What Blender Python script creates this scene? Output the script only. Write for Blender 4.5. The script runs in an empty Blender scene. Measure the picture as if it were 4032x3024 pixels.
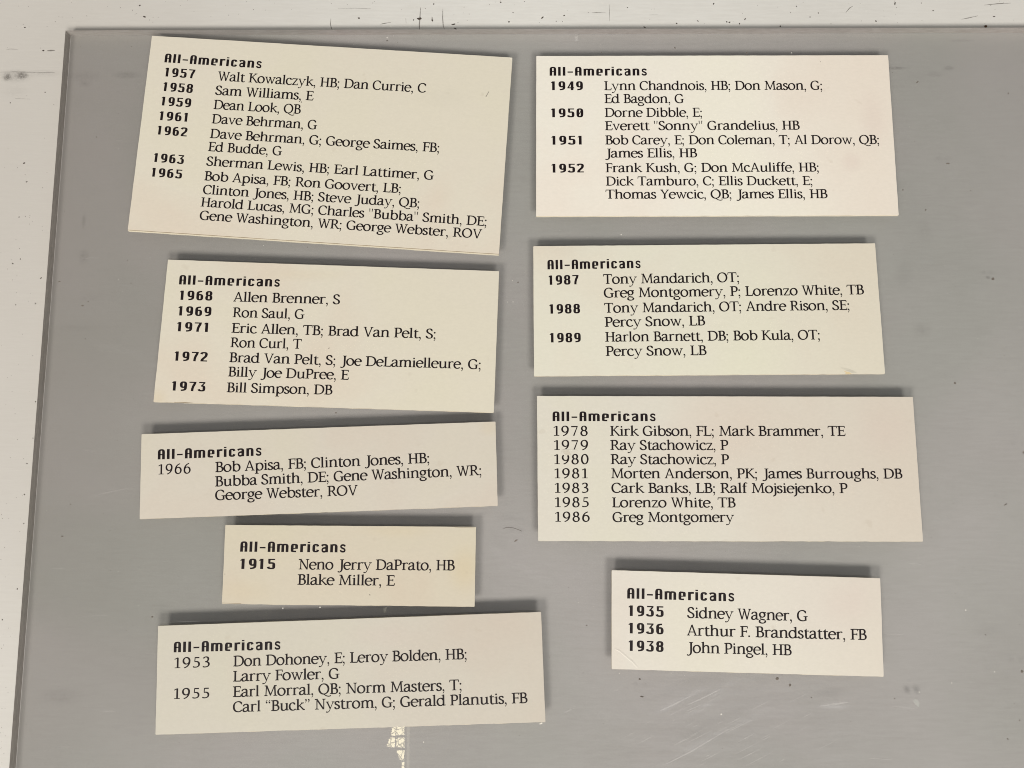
import bpy, math, random
from mathutils import Vector, Matrix
random.seed(7)
R = math.radians

# ------------------------------------------------------------------ camera, world, lamps, exposure
S = bpy.context.scene
COL = S.collection
F_PX, W_PX, H_PX = 3000.0, 4032.0, 3024.0      # focal length in pixels of the photograph
TILT = R(6.8)
SHEET_T = 0.0064                               # clear sheet, thickness
CARD_T = 0.0012                                # board thickness
Z_SHEET = SHEET_T + 0.0003
Z_CARD = Z_SHEET + CARD_T + 0.00025
CAM_H = 0.5
cam_d = bpy.data.cameras.new('camera')
cam = bpy.data.objects.new('camera', cam_d)
COL.objects.link(cam)
cam.location = (0, 0, CAM_H + Z_CARD)
cam.rotation_euler = (TILT, 0, 0)
cam_d.sensor_width = 36.0
cam_d.lens = F_PX / W_PX * 36.0
cam_d.clip_start = 0.01
cam_d.clip_end = 50
S.camera = cam

w = bpy.data.worlds.new('World')
S.world = w
w.use_nodes = True
w.node_tree.nodes['Background'].inputs[0].default_value = (1.0, 0.99, 0.96, 1)
w.node_tree.nodes['Background'].inputs[1].default_value = 0.25

def area(name, loc, size, power, color):
    d = bpy.data.lights.new(name, 'AREA')
    d.shape = 'RECTANGLE'; d.size, d.size_y = size; d.energy = power; d.color = color
    o = bpy.data.objects.new(name, d); COL.objects.link(o)
    o.location = loc
    o.rotation_euler = (Vector((0, 0.05, 0)) - Vector(loc)).to_track_quat('-Z', 'Y').to_euler()
    return o
area('ceiling_lamp', (-1.95, -3.72, 4.0), (1.8, 1.3), 196, (1.0, 0.95, 0.875))
area('ceiling_lamp', (1.5, -3.72, 4.0), (1.8, 1.3), 190, (1.0, 0.96, 0.895))

S.view_settings.view_transform = 'Standard'
S.view_settings.look = 'None'
S.view_settings.exposure = 0.0
S.view_settings.gamma = 1.0

ROT = Matrix.Rotation(TILT, 3, 'X')
def unproj(u, v, z=Z_CARD):
    """pixel of the 4032x3024 photograph -> world point on the level plane z"""
    d = ROT @ Vector(((u - W_PX / 2) / F_PX, -(v - H_PX / 2) / F_PX, -1))
    c = Vector(cam.location)
    return c + d * ((z - c.z) / d.z)

# ------------------------------------------------------------------ node helpers and materials
class NT:
    def __init__(s, name):
        s.m = bpy.data.materials.new(name); s.m.use_nodes = True
        s.t = s.m.node_tree; s.n = s.t.nodes
        s.b = s.n['Principled BSDF']; s.out = s.n['Material Output']
    def add(s, kind, **kw):
        x = s.n.new(kind)
        for k, v in kw.items():
            if k.startswith('_'): setattr(x, k[1:], v)
            else: x.inputs[k.replace('0', ' ')].default_value = v
        return x
    def link(s, a, b): s.t.links.new(a, b)
    def coord(s, scale=(1, 1, 1), loc=(0, 0, 0), rot=0):
        tc = s.add('ShaderNodeTexCoord')
        mp = s.add('ShaderNodeMapping')
        mp.inputs['Scale'].default_value = scale
        mp.inputs['Location'].default_value = loc
        mp.inputs['Rotation'].default_value = (0, 0, rot)
        s.link(tc.outputs['Object'], mp.inputs['Vector'])
        return mp.outputs['Vector']
    def noise(s, scale, detail=3, rough=0.55, vec=None, dist=0):
        x = s.add('ShaderNodeTexNoise')
        x.inputs['Scale'].default_value = scale; x.inputs['Detail'].default_value = detail
        x.inputs['Roughness'].default_value = rough; x.inputs['Distortion'].default_value = dist
        if vec is not None: s.link(vec, x.inputs['Vector'])
        return x.outputs['Fac']
    def ramp(s, fac, stops):
        x = s.add('ShaderNodeValToRGB')
        e = x.color_ramp.elements
        e[0].position, e[0].color = stops[0][0], (*stops[0][1], 1)
        e[1].position, e[1].color = stops[-1][0], (*stops[-1][1], 1)
        for p, c in stops[1:-1]:
            q = e.new(p); q.color = (*c, 1)
        s.link(fac, x.inputs['Fac'])
        return x.outputs['Color']
    def mix(s, a, b, fac, mode='MIX'):
        x = s.add('ShaderNodeMix'); x.data_type = 'RGBA'; x.blend_type = mode
        for sock, v in ((x.inputs[6], a), (x.inputs[7], b), (x.inputs[0], fac)):
            if isinstance(v, (int, float)): sock.default_value = v
            elif isinstance(v, tuple): sock.default_value = (*v, 1)
            else: s.link(v, sock)
        return x.outputs[2]
    def math(s, op, a, b=0.0, clamp=False):
        x = s.add('ShaderNodeMath'); x.operation = op; x.use_clamp = clamp
        for sock, v in ((x.inputs[0], a), (x.inputs[1], b)):
            if isinstance(v, (int, float)): sock.default_value = v
            else: s.link(v, sock)
        return x.outputs[0]
    def bump(s, h, strength, dist):
        x = s.add('ShaderNodeBump'); x.inputs['Strength'].default_value = strength
        x.inputs['Distance'].default_value = dist
        s.link(h, x.inputs['Height'])
        return x.outputs['Normal']
    def blob(s, cx, cy, rx, ry, ang=0.0, soft=0.6):
        """0..1 mask, an ellipse with a soft rim round a world point"""
        tc = s.add('ShaderNodeTexCoord')
        a = s.add('ShaderNodeVectorMath'); a.operation = 'SUBTRACT'
        s.link(tc.outputs['Object'], a.inputs[0]); a.inputs[1].default_value = (cx, cy, 0)
        mp = s.add('ShaderNodeMapping'); mp.vector_type = 'TEXTURE'
        mp.inputs['Rotation'].default_value = (0, 0, ang)
        mp.inputs['Scale'].default_value = (rx, ry, 1e3)
        s.link(a.outputs[0], mp.inputs['Vector'])
        l = s.add('ShaderNodeVectorMath'); l.operation = 'LENGTH'
        s.link(mp.outputs[0], l.inputs[0])
        mr = s.add('ShaderNodeMapRange'); mr.interpolation_type = 'SMOOTHSTEP'
        mr.inputs['From Min'].default_value = 1.0; mr.inputs['From Max'].default_value = 1.0 - soft
        s.link(l.outputs['Value'], mr.inputs['Value'])
        return mr.outputs['Result']

def board_material(name, base, pink, cream, seed, pinkx=0.0, stains=()):
    t = NT(name)
    v = t.coord(loc=(seed * 3.1, seed * 1.7, seed))
    big = t.noise(9, 3, 0.5, v, 0.4)
    c = t.ramp(big, [(0.30, cream), (0.5, base), (0.72, pink)])
    if pinkx:
        tc = t.add('ShaderNodeTexCoord'); sp_ = t.add('ShaderNodeSeparateXYZ'); t.link(tc.outputs['Object'], sp_.inputs[0])
        mr = t.add('ShaderNodeMapRange'); mr.interpolation_type = 'SMOOTHSTEP'
        mr.inputs['From Min'].default_value = -0.02; mr.inputs['From Max'].default_value = 0.13
        t.link(t.math('ADD', sp_.outputs[0], t.math('MULTIPLY', t.math('SUBTRACT', big, 0.5), 0.15)), mr.inputs['Value'])
        c = t.mix(c, tuple(k * q for k, q in zip(base, (0.935, 0.885, 0.865))), t.math('MULTIPLY', mr.outputs[0], pinkx))
    for (sx_, sy_, rx, ry, col, amt) in stains:
        m_ = t.math('MULTIPLY', t.blob(sx_, sy_, rx, ry, 0, 0.95), t.math('MULTIPLY', t.math('ADD', big, 0.35), amt * 0.65))
        c = t.mix(c, col, m_)
    fib = t.noise(420, 3, 0.6, t.coord((1, 1.6, 1), (seed, 0, 0)))
    c = t.mix(c, t.ramp(fib, [(0.3, (0.93, 0.93, 0.925)), (0.7, (1.0, 1.0, 1.0))]), 0.55, 'MULTIPLY')
    sp = t.noise(95, 2, 0.5, t.coord(loc=(seed * 5, seed, 2)))
    sp = t.ramp(sp, [(0.70, (0, 0, 0)), (0.76, (1, 1, 1))])
    c = t.mix(c, (0.42, 0.34, 0.25), t.math('MULTIPLY', sp, 0.13))
    t.link(c, t.b.inputs['Base Color'])
    t.b.inputs['Roughness'].default_value = 0.62
    t.b.inputs['Specular IOR Level'].default_value = 0.3
    t.link(t.bump(t.noise(160, 5, 0.7, v), 0.25, 0.0003), t.b.inputs['Normal'])
    return t.m

def plain(name, col, rough=0.6, spec=0.3, var=0.0):
    t = NT(name)
    if var:
        n = t.noise(300, 3)
        t.link(t.ramp(n, [(0.3, tuple(x * (1 - var) for x in col)), (0.7, tuple(min(1, x * (1 + var)) for x in col))]),
               t.b.inputs['Base Color'])
    else:
        t.b.inputs['Base Color'].default_value = (*col, 1)
    t.b.inputs['Roughness'].default_value = rough
    t.b.inputs['Specular IOR Level'].default_value = spec
    return t.m

M_INK = plain('printed_black_ink', (0.010, 0.005, 0.006), 0.5, 0.25)
M_CORE = plain('board_core', (0.72, 0.66, 0.52), 0.8, 0.2, 0.06)
M_DARKCORE = plain('board_glue_line', (0.30, 0.24, 0.17), 0.8, 0.2, 0.1)
M_SPECK = plain('dark_speck', (0.075, 0.06, 0.05), 0.7, 0.2, 0.3)
M_CRUMB = plain('brown_crumb', (0.10, 0.05, 0.025), 0.6, 0.3, 0.3)
M_LINT = plain('pale_lint', (0.75, 0.73, 0.68), 0.8, 0.2)

def tabletop_material():
    t = NT('scuffed_white_laminate')
    v = t.coord()
    big = t.noise(5, 4, 0.55, v)
    c = t.ramp(big, [(0.3, (0.68, 0.670, 0.640)), (0.7, (0.78, 0.775, 0.745))])
    weave = t.noise(230, 3, 0.65, t.coord((0.28, 2.2, 1)))
    c = t.mix(c, t.ramp(weave, [(0.32, (0.88, 0.87, 0.86)), (0.62, (1, 1, 1))]), 0.42, 'MULTIPLY')
    streak = t.noise(60, 4, 0.7, t.coord((0.25, 5.0, 1)))
    c = t.mix(c, (0.40, 0.35, 0.30), t.math('MULTIPLY', t.ramp(streak, [(0.60, (0, 0, 0)), (0.78, (1, 1, 1))]), 0.12))
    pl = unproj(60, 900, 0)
    c = t.mix(c, (0.55, 0.515, 0.475), t.math('MULTIPLY', t.blob(pl.x, pl.y, 0.28, 0.60, 0, 0.95), 0.75))  # light dimming towards the left, put into the tabletop colour
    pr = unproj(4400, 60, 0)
    c = t.mix(c, (0.62, 0.60, 0.57), t.math('MULTIPLY', t.blob(pr.x, pr.y, 0.26, 0.2, 0, 0.95), 0.7))  # light falling off at the top right corner, likewise put into the colour
    fine = t.noise(480, 5, 0.8, t.coord((1, 1.5, 1)))
    grit = t.ramp(fine, [(0.40, (0, 0, 0)), (0.60, (1, 1, 1))])
    for (u, vv, rx, ry, amt) in ((28, 303, 18, 16, 1.0), (86, 297, 28, 15, 1.0), (60, 300, 70, 26, .35), (170, 288, 80, 14, .18), (60, 360, 60, 30, .10),
                                 (1270, 305, 40, 8, .12), (500, 295, 60, 16, .30), (330, 300, 80, 22, .16),
                                 (335, 330, 30, 14, .22), (3530, 268, 50, 7, .45), (3735, 268, 26, 10, .36),
                                 (3680, 292, 40, 12, .18), (3780, 160, 60, 6, .18), (3640, 900, 34, 70, .08),
                                 (1000, 300, 500, 10, .05), (300, 1290, 120, 16, .08), (330, 1010, 22, 30, .26), (3890, 1092, 10, 8, .5),
                                 (330, 870, 10, 30, .30), (3560, 1085, 40, 50, .12), (3630, 1300, 40, 26, .16), (240, 2740, 90, 30, .16),
                                 (3900, 2480, 60, 20, .10)):
        p = unproj(u, vv, 0)
        k = 1 / 3000 * 0.5
        m = t.blob(p.x, p.y, rx * k * 1.3, ry * k * 1.5, 0.0, 0.9)
        m = t.math('MULTIPLY', m, t.math('MULTIPLY', t.math('ADD', t.math('MULTIPLY', grit, 0.75), 0.25), amt))
        c = t.mix(c, (0.10, 0.09, 0.08), m)
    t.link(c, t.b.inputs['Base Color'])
    t.b.inputs['Roughness'].default_value = 0.55
    t.b.inputs['Specular IOR Level'].default_value = 0.3
    t.link(t.bump(weave, 0.15, 0.0004), t.b.inputs['Normal'])
    return t.m

def sheet_material():
    """clear, slightly smoky and hazed acrylic seen face on"""
    t = NT('hazed_clear_acrylic')
    t.n.remove(t.b)
    tr = t.add('ShaderNodeBsdfTransparent'); 
    cl = t.noise(6, 3, 0.5, t.coord((1, 1, 1), (3, 2, 0)), 0.5)
    tint = t.ramp(cl, [(0.3, (0.690, 0.695, 0.690)), (0.7, (0.742, 0.724, 0.738))])
    t.link(tint, tr.inputs['Color'])
    df = t.add('ShaderNodeBsdfDiffuse'); df.inputs['Color'].default_value = (0.60, 0.60, 0.62, 1)
    m1 = t.add('ShaderNodeMixShader')
    haze = t.noise(14, 5, 0.6, t.coord((0.6, 1.3, 1), (0, 0, 0), R(12)), 0.6)
    hz = t.math('ADD', t.math('MULTIPLY', haze, 0.07), 0.022)
    p = unproj(2800, 2900, Z_SHEET)
    rub = t.blob(p.x, p.y, 0.15, 0.07, R(28), 0.95)
    rubn = t.ramp(t.noise(60, 5, 0.7, t.coord((0.22, 2.6, 1), (0, 0, 0), R(-28))), [(0.42, (0, 0, 0)), (0.75, (1, 1, 1))])
    hz = t.math('ADD', hz, t.math('MULTIPLY', t.math('MULTIPLY', rub, rubn), 0.10))
    for (u_, v_, rx, ry, ang, amt) in ((3285, 2778, 90, 14, 2, .16), (3300, 2985, 130, 12, 4, .09), (3290, 2888, 90, 6, 3, .08), (2700, 2745, 150, 10, 24, .12), (2760, 2790, 120, 9, 27, .12), (2620, 2790, 60, 10, 22, .10),
                                       (2760, 2925, 170, 12, 27, .12), (2930, 2840, 140, 14, 27, .09), (2860, 2700, 100, 12, 28, .08), (2980, 2660, 90, 10, 20, .07), (3560, 2790, 70, 8, 4, .05), (1960, 2180, 120, 16, -40, .04),
                                       (2100, 2260, 130, 12, -28, .04), (480, 1380, 160, 10, -16, .035), (640, 1450, 120, 12, -18, .03), (3640, 1010, 60, 60, 0, .03), (2200, 130, 200, 14, 0, .03), (3700, 2050, 90, 14, 18, .03)):
        q = unproj(u_, v_, Z_SHEET); k_ = 0.5 / 3000
        wisp = t.ramp(t.noise(120, 4, 0.7, t.coord((0.25, 3.0, 1), (u_, v_, 0), R(-ang))), [(0.36, (0, 0, 0)), (0.68, (1, 1, 1))])
        hz = t.math('ADD', hz, t.math('MULTIPLY', t.math('MULTIPLY', t.blob(q.x, q.y, rx * k_, ry * k_ * 1.6, R(ang), 0.95), wisp), amt * 1.6))
    t.link(hz, m1.inputs[0])
    t.link(tr.outputs[0], m1.inputs[1]); t.link(df.outputs[0], m1.inputs[2])
    gl = t.add('ShaderNodeBsdfGlossy'); gl.inputs['Roughness'].default_value = 0.012
    gl.inputs['Color'].default_value = (1, 1, 1, 1)
    fr = t.add('ShaderNodeFresnel'); geo = t.add('ShaderNodeNewGeometry')
    ior = t.math('ADD', t.math('MULTIPLY', geo.outputs['Backfacing'], 1 / 1.49 - 1.49), 1.49)   # same reflectance from below
    t.link(ior, fr.inputs['IOR'])
    m2 = t.add('ShaderNodeMixShader')
    t.link(fr.outputs[0], m2.inputs[0]); t.link(m1.outputs[0], m2.inputs[1]); t.link(gl.outputs[0], m2.inputs[2])
    t.link(m2.outputs[0], t.out.inputs['Surface'])
    return t.m

def clear_underside_material():
    t = NT('clear_acrylic_underside'); t.n.remove(t.b)
    tr = t.add('ShaderNodeBsdfTransparent'); tr.inputs['Color'].default_value = (0.985, 0.985, 0.98, 1)
    t.link(tr.outputs[0], t.out.inputs['Surface'])
    return t.m

def edge_material(lo=(0.32, 0.29, 0.25), hi=(0.50, 0.46, 0.41)):
    t = NT('sawn_acrylic_edge'); t.n.remove(t.b)
    df = t.add('ShaderNodeBsdfDiffuse')
    n = t.noise(120, 4, 0.7, t.coord((1, 1, 6)))
    t.link(t.ramp(n, [(0.3, lo), (0.7, hi)]), df.inputs['Color'])
    tr = t.add('ShaderNodeBsdfTransparent'); tr.inputs['Color'].default_value = (0.6, 0.58, 0.54, 1)
    m = t.add('ShaderNodeMixShader'); m.inputs[0].default_value = 0.78
    t.link(tr.outputs[0], m.inputs[1]); t.link(df.outputs[0], m.inputs[2])
    t.link(m.outputs[0], t.out.inputs['Surface'])
    return t.m

def scratch_material(alpha=0.35):
    t = NT('scratch_in_acrylic'); t.n.remove(t.b)
    df = t.add('ShaderNodeBsdfDiffuse'); df.inputs['Color'].default_value = (0.85, 0.84, 0.82, 1)
    tr = t.add('ShaderNodeBsdfTransparent')
    m = t.add('ShaderNodeMixShader')
    n = t.ramp(t.noise(150, 3, 0.6), [(0.3, (0.3 * alpha,) * 3), (0.7, (alpha,) * 3)])
    t.link(n, m.inputs[0]); t.link(tr.outputs[0], m.inputs[1]); t.link(df.outputs[0], m.inputs[2])
    t.link(m.outputs[0], t.out.inputs['Surface'])
    return t.m

def stroke_mark_material():
    t = NT('faint_dark_scuff'); t.n.remove(t.b)
    df = t.add('ShaderNodeBsdfDiffuse'); df.inputs['Color'].default_value = (0.09, 0.07, 0.06, 1)
    tr = t.add('ShaderNodeBsdfTransparent')
    m = t.add('ShaderNodeMixShader')
    n = t.ramp(t.noise(260, 3, 0.7), [(0.32, (0.12,) * 3), (0.66, (0.75,) * 3)])
    t.link(n, m.inputs[0]); t.link(tr.outputs[0], m.inputs[1]); t.link(df.outputs[0], m.inputs[2])
    t.link(m.outputs[0], t.out.inputs['Surface'])
    return t.m

# ------------------------------------------------------------------ object helpers
def mesh_obj(name, verts, faces, mat, parent=None, mats=None, fmat=None):
    me = bpy.data.meshes.new(name)
    me.from_pydata([tuple(v) for v in verts], [], faces)
    for m in (mats or [mat]): me.materials.append(m)
    if fmat:
        for p, k in zip(me.polygons, fmat): p.material_index = k
    me.update()
    o = bpy.data.objects.new(name, me); COL.objects.link(o)
    if parent: o.parent = parent
    return o
def tag(o, label=None, cat=None, group=None, kind=None):
    for k, v in (('label', label), ('category', cat), ('group', group), ('kind', kind)):
        if v: o[k] = v
    return o
def prism(name, poly, z0, z1, mat, parent=None):
    n = len(poly)
    v = [(x, y, z0) for x, y in poly] + [(x, y, z1) for x, y in poly]
    f = [tuple(range(n - 1, -1, -1)), tuple(range(n, 2 * n))]
    f += [(i, (i + 1) % n, n + (i + 1) % n, n + i) for i in range(n)]
    return mesh_obj(name, v, f, mat, parent)

# ------------------------------------------------------------------ lettering
# Glyphs are drawn with a pen whose width depends on its direction. Units: cap height = 100.
#   l x0 y0 x1 y1 [w0 w1]   straight stroke        b [points] bezier chain [w]
#   e cx cy rx ry a0 a1     elliptical arc         s x0 x1 y dir    slab serif
#   d cx cy r               round dot              p [points] filled polygon
def flag(x, y, s=13.5):         # slanted head serif on the left of a stem
    h = s / 2
    return ('p', [(x - h - 11, y - 8.5), (x - h - 10, y - 5), (x + h, y + 3), (x + h, y - 12), (x - h, y - 14), (x - h, y - 8)])
def stem(x, y0, y1, w=17): return ('l', x, y0, x, y1, w, w)
SER = {
 'A': (94, [('l', 12, 3, 45, 98, 6.5, 7), ('l', 45, 101, 80, 2, 13, 14), ('l', 22, 33, 68, 33, 5.5, 5.5), ('s', 0, 27, 0, 1), ('s', 62, 95, 0, 1)]),
 'B': (78, [stem(21, 0, 100), ('s', 0, 30, 0, 1), ('s', 0, 30, 100, -1), ('b', [(18, 97), (34, 97), (36, 97), (42, 97), (56, 96), (62, 88), (62, 76), (62, 62), (54, 55), (36, 54), (34, 54), (26, 54), (22, 54)]),
                ('b', [(36, 54), (60, 53), (70, 43), (70, 28), (70, 12), (60, 3), (40, 3), (34, 3), (26, 3), (20, 3)])]),
 'C': (88, [('b', [(80, 80), (72, 94), (60, 98), (50, 98), (22, 98), (8, 76), (8, 50), (8, 22), (24, 2), (50, 2), (64, 2), (74, 7), (82, 19)]), ('l', 82, 70, 80, 92, 6, 5)]),
 'D': (102, [stem(21, 0, 100), ('s', 0, 30, 0, 1), ('s', 0, 30, 100, -1), ('b', [(18, 97), (30, 97), (34, 97), (42, 97), (78, 97), (93, 76), (93, 51), (93, 22), (74, 3), (42, 3), (34, 3), (26, 3), (18, 3)])]),
 'E': (76, [stem(21, 0, 100), ('s', 0, 30, 0, 1), ('s', 0, 30, 100, -1), ('l', 21, 97, 68, 97, 6, 6), ('l', 69, 100, 71, 80, 5, 5), ('l', 26, 53, 56, 53, 6, 6), ('l', 59, 64, 59, 42, 5, 5), ('l', 21, 3, 70, 3, 6, 7), ('l', 70, 1, 76, 23, 6, 5)]),
 'F': (68, [stem(21, 0, 100), ('s', 0, 36, 0, 1), ('s', 0, 30, 100, -1), ('l', 21, 97, 64, 97, 6, 6), ('l', 65, 100, 67, 79, 5, 5), ('l', 26, 51, 56, 51, 6, 6), ('l', 59, 62, 59, 40, 5, 5)]),
 'G': (98, [('b', [(80, 81), (72, 94), (60, 98), (50, 98), (22, 98), (8, 76), (8, 50), (8, 22), (24, 2), (52, 2), (64, 2), (72, 4), (79, 9)]), ('l', 82, 72, 80, 93, 6, 5), stem(80, 4, 42), ('s', 60, 100, 46, -1)]),
 'H': (100, [stem(21, 0, 100), stem(79, 0, 100), ('s', 0, 37, 0, 1), ('s', 0, 37, 100, -1), ('s', 63, 100, 0, 1), ('s', 63, 100, 100, -1), ('l', 21, 51, 79, 51, 6, 6)]),
 'J': (56, [('b', [(41, 100), (41, 60), (41, 40), (41, 10), (40, -14), (28, -24), (10, -24)]), ('d', 7, -20, 6.5), ('s', 22, 60, 100, -1)]),
 'K': (92, [stem(21, 0, 100), ('s', 0, 37, 0, 1), ('s', 0, 37, 100, -1), ('l', 25, 49, 72, 97, 6, 6.5), ('l', 38, 60, 86, 2, 13, 14), ('s', 56, 88, 100, -1), ('s', 76, 98, 0, 1)]),
 'L': (76, [stem(21, 0, 100), ('s', 0, 30, 0, 1), ('s', 0, 38, 100, -1), ('l', 21, 3, 69, 3, 6, 7), ('l', 69, 1, 75, 25, 6, 5)]),
 'M': (124, [('l', 19, 3, 24, 97, 6.5, 6.5), ('l', 24, 100, 62, 6, 14, 13), ('l', 60, 3, 98, 98, 6.5, 6.5), ('l', 99, 100, 105, 2, 14, 14), ('s', 2, 35, 0, 1), ('s', 88, 124, 0, 1), ('s', 6, 28, 100, -1), ('s', 96, 118, 100, -1)]),
 'N': (102, [('l', 21, 3, 21, 97, 6.5, 6.5), ('l', 18, 100, 82, 2, 14, 14), ('l', 84, 0, 84, 97, 6.5, 6.5), ('s', 2, 38, 0, 1), ('s', 0, 24, 100, -1), ('s', 68, 102, 100, -1)]),
 'O': (104, [('e', 50, 50, 43, 48, 0, 360)]),
 'P': (76, [stem(21, 0, 100), ('s', 0, 38, 0, 1), ('s', 0, 30, 100, -1), ('b', [(18, 97), (34, 97), (36, 97), (42, 97), (60, 96), (68, 86), (68, 71), (68, 54), (58, 44), (38, 44), (34, 44), (30, 44), (26, 45)])]),
 'Q': (104, [('e', 50, 50, 43, 48, 0, 360), ('b', [(48, 2), (62, -8), (74, -18), (92, -20), (102, -20), (108, -18), (116, -13)], 9)]),
 'R': (90, [stem(21, 0, 100), ('s', 0, 37, 0, 1), ('s', 0, 30, 100, -1), ('b', [(18, 97), (34, 97), (36, 97), (42, 97), (58, 96), (66, 87), (66, 73), (66, 58), (56, 49), (38, 49), (34, 49), (30, 49), (26, 49)]), ('l', 44, 50, 79, 2, 13, 14), ('s', 70, 92, 0, 1)]),
 'S': (68, [('b', [(55, 82), (50, 94), (42, 98), (34, 98), (18, 98), (10, 88), (10, 77), (10, 62), (22, 56), (34, 50), (48, 43), (58, 37), (58, 23), (58, 8), (46, 2), (32, 2), (18, 2), (10, 9), (5, 22)]), ('l', 57, 74, 56, 93, 6, 5), ('l', 3, 27, 4, 9, 6, 5)]),
 'T': (88, [stem(44, 0, 100), ('s', 25, 63, 0, 1), ('l', 6, 97, 82, 97, 6, 6), ('l', 5, 100, 2, 77, 5, 5), ('l', 83, 100, 86, 77, 5, 5)]),
 'V': (92, [('l', 14, 100, 47, 0, 14, 12), ('l', 47, -1, 80, 97, 7, 6.5), ('s', 0, 32, 100, -1), ('s', 66, 94, 100, -1)]),
 'W': (124, [('l', 13, 100, 41, 0, 14, 12), ('l', 41, 0, 64, 92, 7, 6.5), ('l', 62, 98, 87, 0, 14, 12), ('l', 87, 0, 112, 97, 7, 6.5), ('s', 0, 30, 100, -1), ('s', 48, 66, 100, -1), ('s', 98, 126, 100, -1)]),
 'Y': (86, [('l', 12, 100, 44, 46, 14, 12), ('l', 45, 46, 76, 97, 7, 6.5), stem(44, 0, 50), ('s', 26, 63, 0, 1), ('s', 0, 30, 100, -1), ('s', 62, 89, 100, -1)]),
 'a': (71, [('b', [(10, 57), (15, 67), (24, 71), (33, 71), (46, 71), (51, 63), (51, 52), (51, 40), (51, 30), (51, 18), (51, 6), (58, 2), (71, 6)]), ('d', 9, 56, 6.0),
                ('b', [(50, 44), (34, 40), (8, 36), (8, 18), (8, 6), (16, 2), (24, 2), (34, 2), (44, 9), (50, 18)])]),
 'b': (84, [stem(19, 4, 104), flag(19, 104), ('e', 46, 36, 30, 35, -150, 150), ('l', 19, 8, 13, 0, 8, 4)]),
 'c': (64, [('b', [(54, 58), (48, 68), (42, 71), (36, 71), (16, 71), (7, 54), (7, 36), (7, 16), (19, 1), (38, 1), (48, 1), (56, 5), (62, 13)]), ('d', 54, 58, 6)]),
 'd': (84, [stem(64, 6, 104), flag(64, 104), ('e', 37, 36, 30, 35, 30, 330), ('l', 60, 3, 84, 6, 6, 4)]),
 'e': (68, [('e', 36, 36, 30, 35, 8, 318), ('l', 12, 41, 66, 41, 5.5, 5.5)]),
 'f': (46, [('b', [(21, 0), (21, 40), (21, 50), (21, 78), (21, 98), (30, 105), (42, 104)]), ('d', 46, 99, 5.5), ('s', 4, 40, 0, 1), ('l', 3, 69, 42, 69, 5.5, 5.5)]),
 'g': (70, [('e', 33, 48, 23, 23, 0, 360), ('l', 48, 67, 69, 69, 8, 5), ('b', [(22, 28), (12, 22), (8, 14), (18, 8)], 6), ('l', 16, 8, 56, 0, 12, 12), ('e', 34, -14, 27, 16, -180, 30), ('e', 32, -14, 25, 16, 130, 180)]),
 'h': (87, [stem(19, 0, 104), flag(19, 104), ('s', 2, 36, 0, 1), ('b', [(20, 52), (28, 66), (38, 71), (48, 71), (64, 71), (68, 60), (68, 48), (68, 34), (68, 18), (68, 0)]), ('s', 53, 87, 0, 1)]),
 'i': (39, [stem(20, 0, 70), flag(20, 70), ('s', 3, 37, 0, 1), ('d', 18, 91, 8.5)]),
 'j': (33, [('b', [(20, 70), (20, 40), (20, 20), (20, 0), (20, -20), (12, -30), (-6, -31)]), flag(20, 70), ('d', 18, 91, 8.5)]),
 'k': (80, [stem(19, 0, 104), flag(19, 104), ('s', 2, 36, 0, 1), ('l', 23, 33, 60, 67, 6, 6), ('l', 34, 44, 73, 2, 12, 13.5), ('s', 48, 76, 71, -1), ('s', 64, 84, 0, 1)]),
 'l': (39, [stem(19, 0, 104), flag(19, 104), ('s', 2, 37, 0, 1)]),
 'm': (127, [stem(19, 0, 70), flag(19, 70), ('s', 2, 35, 0, 1), ('b', [(20, 52), (28, 66), (36, 71), (46, 71), (60, 71), (64, 60), (64, 48), (64, 34), (64, 18), (64, 0)]), ('s', 49, 80, 0, 1),
                 ('b', [(65, 52), (73, 66), (82, 71), (91, 71), (105, 71), (109, 60), (109, 48), (109, 34), (109, 18), (109, 0)]), ('s', 94, 127, 0, 1)]),
 'n': (87, [stem(19, 0, 70), flag(19, 70), ('s', 2, 36, 0, 1), ('b', [(20, 52), (28, 66), (38, 71), (48, 71), (64, 71), (68, 60), (68, 48), (68, 34), (68, 18), (68, 0)]), ('s', 53, 87, 0, 1)]),
 'o': (78, [('e', 38, 36, 31, 35, 0, 360)]),
 'p': (84, [stem(19, -31, 70), flag(19, 70), ('s', 2, 38, -33, 1), ('e', 46, 36, 30, 35, -150, 150)]),
 'r': (60, [stem(19, 0, 70), flag(19, 70), ('s', 2, 38, 0, 1), ('b', [(20, 50), (28, 64), (36, 70), (48, 68)], 9), ('p', [(42, 72), (50, 74), (61, 68), (56, 58), (48, 62)])]),
 's': (52, [('b', [(42, 60), (38, 68), (34, 71), (26, 71), (14, 71), (9, 64), (9, 57), (9, 46), (18, 42), (26, 38), (36, 33), (44, 29), (44, 18), (44, 7), (35, 1), (24, 1), (14, 1), (9, 6), (5, 15)]), ('l', 44, 54, 43, 69, 5, 4), ('l', 3, 19, 4, 5, 5, 4)]),
 't': (50, [('p', [(3, 66), (3, 69), (28, 92), (28, 66)]), ('l', 20, 69, 48, 69, 5.5, 5.5), ('b', [(21, 70), (21, 50), (21, 36), (21, 20), (21, 6), (28, 1), (36, 1), (42, 1), (46, 3), (50, 7)])]),
 'u': (86, [('b', [(19, 70), (19, 50), (19, 40), (19, 24), (19, 8), (26, 2), (36, 2), (48, 2), (58, 8), (66, 20)]), flag(19, 70), stem(67, 6, 70), flag(67, 70), ('l', 64, 3, 86, 6, 6, 4)]),
 'v': (78, [('l', 13, 70, 39, 1, 13, 11), ('l', 39, 0, 66, 69, 6.5, 6), ('s', 0, 28, 72, -1), ('s', 52, 78, 72, -1)]),
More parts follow.
